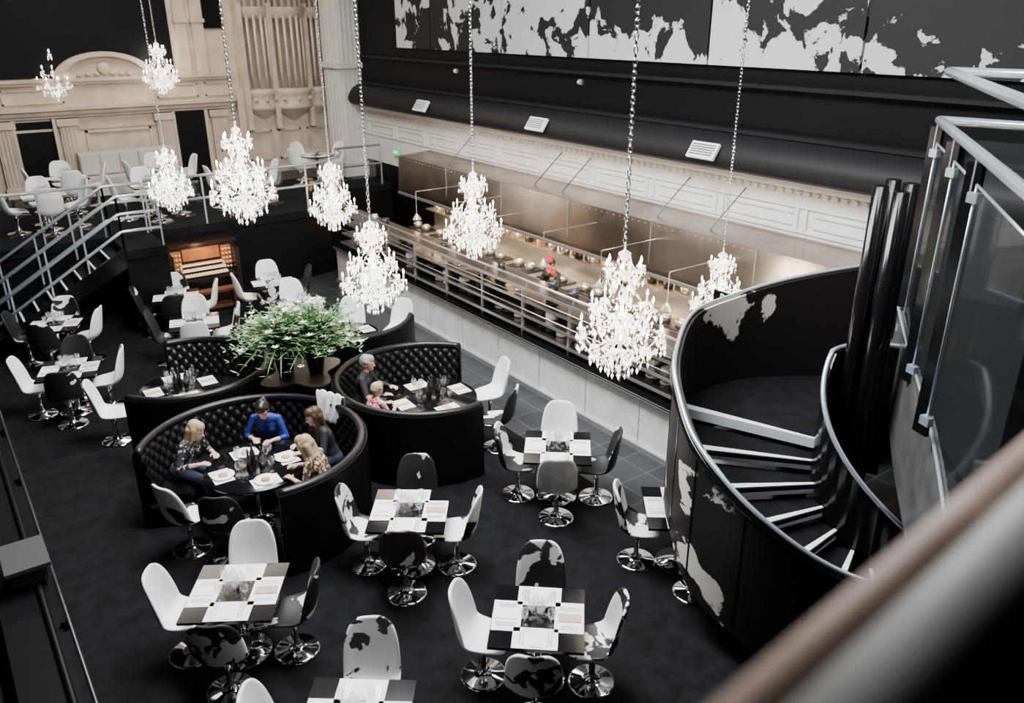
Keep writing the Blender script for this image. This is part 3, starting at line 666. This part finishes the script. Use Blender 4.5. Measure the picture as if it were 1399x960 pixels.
for t in (.1,.4,.7,1):
    x,y=A[0]+(D[0]-A[0])*t,A[1]+(D[1]-A[1])*t; mb.add(box((x,y,4.0),(.04,.1,1.8),-.6),1)
mb.add(([(*A,3.2),(*D,3.2),(*D,4.85),(*A,4.85)],[(0,1,2,3)]),2)
mb.add(prism([A,D,(6.0,4.5),(3.6,4.6)],2.2,2.3),1)
obj('upper_stair_balustrade',mb.mesh('ub',[M['chrome_d'],M['blackgl'],M['pane2'],M['stringer']]),(0,0,0),-PHI)
# ------------------------------------------------------------------ foreground handrail and left parapet
mb=MB(); p0=Vector((.186,.318,5.63)); d=Vector((.308,.278,-.01))
mb.add(tube([tuple(p0-d*.7),tuple(p0+d*3)],.044,20),0,True); nrm=Vector((-.278,.326,0)).normalized()
mb.add(tube([tuple(p0-d*.7+nrm*.062+Vector((0,0,-.02))),tuple(p0+d*3+nrm*.062+Vector((0,0,-.02)))],.024,16),1,True)
q=p0+d*3; mb.add(cyl(tuple(q),(q.x,q.y,4.6),.02),0,True)
obj('gallery_handrail',mb.mesh('gh',[M['railgrey'],M['railbrown']]),(0,0,0),-PHI)
mb=MB(); mb.add(box2(-.25,.18,2,16.5,0,1.0),0); mb.add(tube([(.24,2,1.06),(.24,16.5,1.06)],.018,10),1,True); mb.add(tube([(.1,2,1.02),(.1,16.5,1.02)],.03,8),0,True)
for yy in np.arange(2.5,16.5,1.5): mb.add(box2(.17,.25,yy,yy+.03,.95,1.05),0)
mb.add(box2(-1.2,-.25,2,16.5,.6,.72),2)
obj('wall_parapet',mb.mesh('wp',[M['black'],M['pot'],pm('ledge_grey',(.02,.02,.022),.7,var=.5,scale=4)]))
mb=MB(); mb.add(box2(-.1,.2,7.75,8.2,1.05,1.22),0); mb.add(box2(-.14,.24,7.7,8.25,1.22,1.26),0); obj('parapet_box',mb.mesh('sb',[pm('grey_box',(.045,.045,.042),.6)]))  # plain grey box on the parapet, gives no light
# ------------------------------------------------------------------ people
def caps_geo(a,b,ra,rb):
    a,b=Vector(a),Vector(b); out=MB(); out.add(ball(tuple(a),ra,12,8)); out.add(ball(tuple(b),rb,12,8))
    if (b-a).length>1e-4: out.add(tube([tuple(a),tuple(b)],[ra,rb],12))
    return out.v,out.f
def ik(s,t,l1,l2,pole):
    s,t=Vector(s),Vector(t); d=t-s; L=min(d.length,(l1+l2)*.98); u=d.normalized(); a=(l1*l1-l2*l2+L*L)/(2*L); h=math.sqrt(max(0,l1*l1-a*a))
    p=Vector(pole); p=(p-u*p.dot(u)).normalized(); return s+u*a+p*h, s+u*L
def person(name,x,y,ang,mats,lean=20,hands=((-.17,.42,.80),(.17,.42,.80)),hair='long',sc=1.0,turn=0,nod=15,z=0,stand=False,male=False,room=False,cap=False):
    P=[]; A=P.append; L=math.radians(lean); hz=.58 if not stand else .93; up=Vector((0,math.sin(L),math.cos(L))); fw=Vector((0,math.cos(L),-math.sin(L))); X=Vector((1,0,0)); H=Vector((0,0,hz))
    sh=.185 if male else .165; k=1.08 if male else 1
    A((H-X*.075,H+X*.075,.115,.115,2)); 
    for sx in (-1,1):
        A((H+X*.055*sx+up*.05,H+X*.045*sx+up*.2,.105*k,.095*k,0)); A((H+X*.045*sx+up*.2,H+X*.065*sx+up*.38,.095*k,.105*k,0))
        if not male and not cap and sc>.85: A((H+X*.07*sx+up*.34+fw*.07,H+X*.07*sx+up*.33+fw*.075,.06,.055,0))
    top=H+up*.47; A((top-X*(sh-.04),top+X*(sh-.04),.058,.058,0)); A((top-X*.06,top+X*.06,.075,.075,0))
    nb=H+up*.5; hd=H+up*.66+fw*.03; A((nb,hd-Vector((0,0,.05)),.052,.05,1))
    Rh=Matrix.Rotation(math.radians(turn),3,'Z')@Matrix.Rotation(-math.radians(nod),3,'X')
    def h(x_,y_,z_): return hd+Rh@Vector((x_,y_,z_))
    A((h(0,-.02,.03),h(0,.015,.025),.085,.082,1)); A((h(0,.03,-.02),h(0,.05,-.07),.066,.042,1)); A((h(0,.092,.0),h(0,.108,-.025),.009,.014,1)); A((h(0,.085,.03),h(0,.095,.0),.01,.01,1))
    for sx in (-1,1): A((h(.08*sx,-.005,.01),h(.083*sx,-.008,-.02),.014,.01,1)); A((h(.025*sx,.075,.035),h(.04*sx,.07,.035),.012,.01,1))
    A((h(0,-.04,.055),h(0,.03,.075),.088,.07,3)); A((h(0,-.05,.02),h(0,-.05,-.02),.085,.07,3))
    for sx in (-1,1): A((h(.045*sx,-.03,.05),h(.055*sx,.0,.045),.05,.045,3))
    if hair=='long':
        for sx in (-1,0,1): A((h(.055*sx,-.06,0),h(.07*sx,-.075,-.2),.055,.035,3))
        for sx in (-1,1): A((h(.075*sx,.0,.03),h(.085*sx,.005,-.14),.035,.025,3))
    if hair=='bun': A((h(0,-.12,.06),h(0,-.13,.07),.045,.045,3))
    if cap: A((h(0,-.03,.08),h(0,.02,.1),.09,.08,5)); A((h(0,.06,.08),h(0,.13,.07),.04,.03,5))
    for i,sx in enumerate((-1,1)):
        s=top+X*sx*sh; el,wr=ik(s,Vector(hands[i]),.28,.25,(sx*.6,-.3,-.8))
        A((s,el,.052*k,.042*k,0)); mid=el.lerp(wr,.5); A((el,mid,.041*k,.036*k,0)); A((mid,wr,.034*k,.026,1 if not male else 0))
        dr=(wr-el).normalized(); dr.z*=.4; dr.normalize(); sd=dr.cross(Vector((0,0,1))).normalized()*sx*-1; dn=Vector((0,0,-1))
        for o_ in (-.022,0,.022): A((wr+sd*o_*.6,wr+dr*.075+sd*o_,.015,.014,1))
        for f,(o_,ln) in enumerate(((.032,.07),(.011,.078),(-.011,.072),(-.031,.056))):
            b0=wr+dr*.078+sd*o_; b1=b0+dr*ln*.5+dn*.004+sd*o_*.15; b2=b1+dr*ln*.4+dn*ln*.35; A((b0,b1,.0095,.009,1)); A((b1,b2,.009,.0075,1))
        t0=wr+dr*.025+sd*.028; t1=t0+dr*.03+sd*.03; t2=t1+dr*.03+sd*.006+dn*.008; A((t0,t1,.012,.0105,1)); A((t1,t2,.0105,.0085,1))
        hp=H+X*sx*.09
        if not stand: kn=Vector((sx*.12,.43,.52)); an=Vector((sx*.12,.42,.09))
        else: kn=Vector((sx*.1,.02,.5)); an=Vector((sx*.1,0,.09))
        A((hp,kn,.088*k,.062,2)); A((kn,an,.058,.04,2)); A((an+Vector((0,-.03,-.045)),an+Vector((0,.15,-.055)),.038,.032,4))
    g=MB()
    for a,b,ra,rb,_ in P: g.add(caps_geo(a,b,ra,rb))
    me=bake(g.mesh('raw',[]),[('REMESH',dict(mode='VOXEL',voxel_size=.0085)),('SMOOTH',dict(factor=.5,iterations=3))])
    n=len(me.polygons); c=np.empty(n*3); me.polygons.foreach_get('center',c); c=c.reshape(-1,3); best=np.full(n,1e9); lab=np.zeros(n,int)
    for a,b,ra,rb,l in P:
        a=np.array(a);b=np.array(b);d=b-a;q=max(1e-9,d@d); t=np.clip((c-a)@d/q,0,1); dist=np.linalg.norm(c-a-t[:,None]*d,axis=1)-(ra+(rb-ra)*t)
        w=dist<best; best[w]=dist[w]; lab[w]=l
    for m in mats: me.materials.append(m)
    me.polygons.foreach_set('material_index',lab.astype(np.int32)); me.polygons.foreach_set('use_smooth',[True]*n)
    loc=(x,y,z) if room else W(x,y,z)
    o=obj(name,me,loc,r(ang)-(0 if room else PHI),scale=sc)
    fm=MB(); 
    for sx in (-1,1): fm.add(ball(tuple(h(.032*sx,.084,.012)),(.013,.008,.008),8,6),0,True)
    fm.add(ball(tuple(h(0,.088,-.05)),(.022,.008,.007),8,6),1,True)
    obj('face_features',fm.mesh('ff',[M['eye'],M['lip']]),parent=o)
    return o
hb=pm('hair_brown',(.05,.025,.012),.5,var=.3,scale=60); hk=pm('hair_black',(.01,.008,.008),.4); hbl=pm('hair_blonde',(.4,.29,.17),.5,var=.4,scale=60); hg=pm('hair_grey',(.3,.29,.28),.6,var=.3,scale=60)
blue=pm('blue_top',(.012,.025,.19),.6,var=.3,scale=20); stripe=cow('dark_print_top',.56,22,dark=(.02,.02,.025),light=(.45,.43,.4)); leop=cow('leopard_print',.52,26,dark=(.05,.03,.018),light=(.5,.37,.22)); dk=pm('dark_jacket',(.02,.02,.024),.7,var=.2)
plaid=pm('red_plaid',(.5,.04,.05),.7); nt=plaid.node_tree; tc=nt.nodes.new('ShaderNodeTexCoord'); ck=nt.nodes.new('ShaderNodeTexChecker'); ck.inputs['Scale'].default_value=22; ck.inputs['Color1'].default_value=(.6,.04,.06,1); ck.inputs['Color2'].default_value=(.6,.5,.5,1); nt.links.new(tc.outputs['Object'],ck.inputs['Vector']); nt.links.new(ck.outputs['Color'],nt.nodes['Principled BSDF'].inputs['Base Color'])
def ms(top,hair,extra=None): return [top,M['skin'],M['denim'],hair,M['shoe'],extra or M['red']]
person('seated_woman',-3.32,10.0,180,ms(blue,hk),lean=22,hair='bun',nod=30,hands=((-.14,.45,.82),(.12,.42,.83)))
person('seated_woman',-4.3,9.25,-105,ms(stripe,hbl),lean=25,nod=20,turn=0,hands=((-.12,.42,.80),(.2,.42,.80)))
person('seated_woman',-2.25,8.72,78,ms(leop,hbl),lean=24,nod=20,hands=((-.2,.4,.80),(.1,.46,.82)))
person('seated_woman',-2.4,9.58,120,ms(dk,hb),lean=16,nod=15,hands=((-.15,.42,.80),(.15,.4,.80)))
person('seated_man',-2.28,11.2,-95,ms(dk,hg),lean=8,nod=5,hair='short',male=True,hands=((-.17,.4,.80),(.17,.38,.80)))
person('seated_child',-1.98,10.42,-40,ms(plaid,hbl),lean=8,hair='short',sc=.86,z=.06,nod=10,hands=((-.12,.38,.86),(.14,.36,.86)))
person('cook',9.78,11.9,90,ms(dk,hk),stand=True,lean=12,nod=30,hair='short',male=True,room=True,cap=True,hands=((-.15,.42,1.05),(.15,.4,1.05)),z=.012)
person('cook',8.92,11.2,-90,ms(dk,hk),stand=True,lean=8,nod=25,hair='short',male=True,room=True,cap=True,hands=((-.15,.25,1.08),(.15,.25,1.08)),z=.012)
mb=MB(); vs=[];fs=[]
for i in range(13):
    for j in range(11):
        s=(i-6)/6; t=(j-5)/5; w=.24*(1-.3*abs(t)); vs.append((s*w+.02*math.sin(7*t),t*.13+.03*math.sin(s*9)*abs(t), .16-.42*abs(t)**1.5*(1 if t<0 else .8)+.03*math.cos(s*11)))
for i in range(12):
    for j in range(10): fs.append((i*11+j,(i+1)*11+j,(i+1)*11+j+1,i*11+j+1))
mb.add((vs,fs),0,True)
cm=bake(mb.mesh('coat',[pm('pale_coat',(.7,.66,.61),.8,var=.3,scale=15)]),[('SOLIDIFY',dict(thickness=.03)),('SUBSURF',dict(levels=1))])
obj('draped_coat',cm,W(-2.5,10.13,1.1),-PHI+r(-30))
# ------------------------------------------------------------------ lights
def area(name,loc,sx,sy,e,col,rot=(0,0,0)):
    L=bpy.data.lights.new(name,'AREA'); L.shape='RECTANGLE'; L.size=sx; L.size_y=sy; L.energy=e; L.color=col; o=bpy.data.objects.new(name,L); scene.collection.objects.link(o); o.location=loc; o.rotation_euler=rot
area('skylight',(4.5,8.5,9.4),3,7,3100,(.94,.965,1))
area('skylight',(5,20,9.4),5,3,600,(1,.9,.76))  # added warm fill over the mezzanine, not a roof opening
area('kitchen_light',(9.2,12,4.4),.6,11,170,(1,.88,.74))
area('stair_fill',W(3.6,7.6,7.0),1.2,1.2,110,(1,.97,.93))  # added fill to brighten the steps, no fixture there
for yy in (7,10.5,14,17): 
    L=bpy.data.lights.new('hood_lamp','POINT'); L.energy=75; L.color=(1,.62,.3); L.shadow_soft_size=.15; o=bpy.data.objects.new('hood_lamp',L); scene.collection.objects.link(o); o.location=(10.1,yy,1.7)
L=bpy.data.lights.new('organ_lamp','POINT'); L.energy=16; L.color=(1,.6,.28); L.shadow_soft_size=.05; o=bpy.data.objects.new('organ_lamp',L); scene.collection.objects.link(o); o.location=(4.75,17.75,1.42)
w=bpy.data.worlds.new('world'); scene.world=w; w.use_nodes=True; w.node_tree.nodes['Background'].inputs[0].default_value=(.5,.6,.75,1); w.node_tree.nodes['Background'].inputs[1].default_value=.08
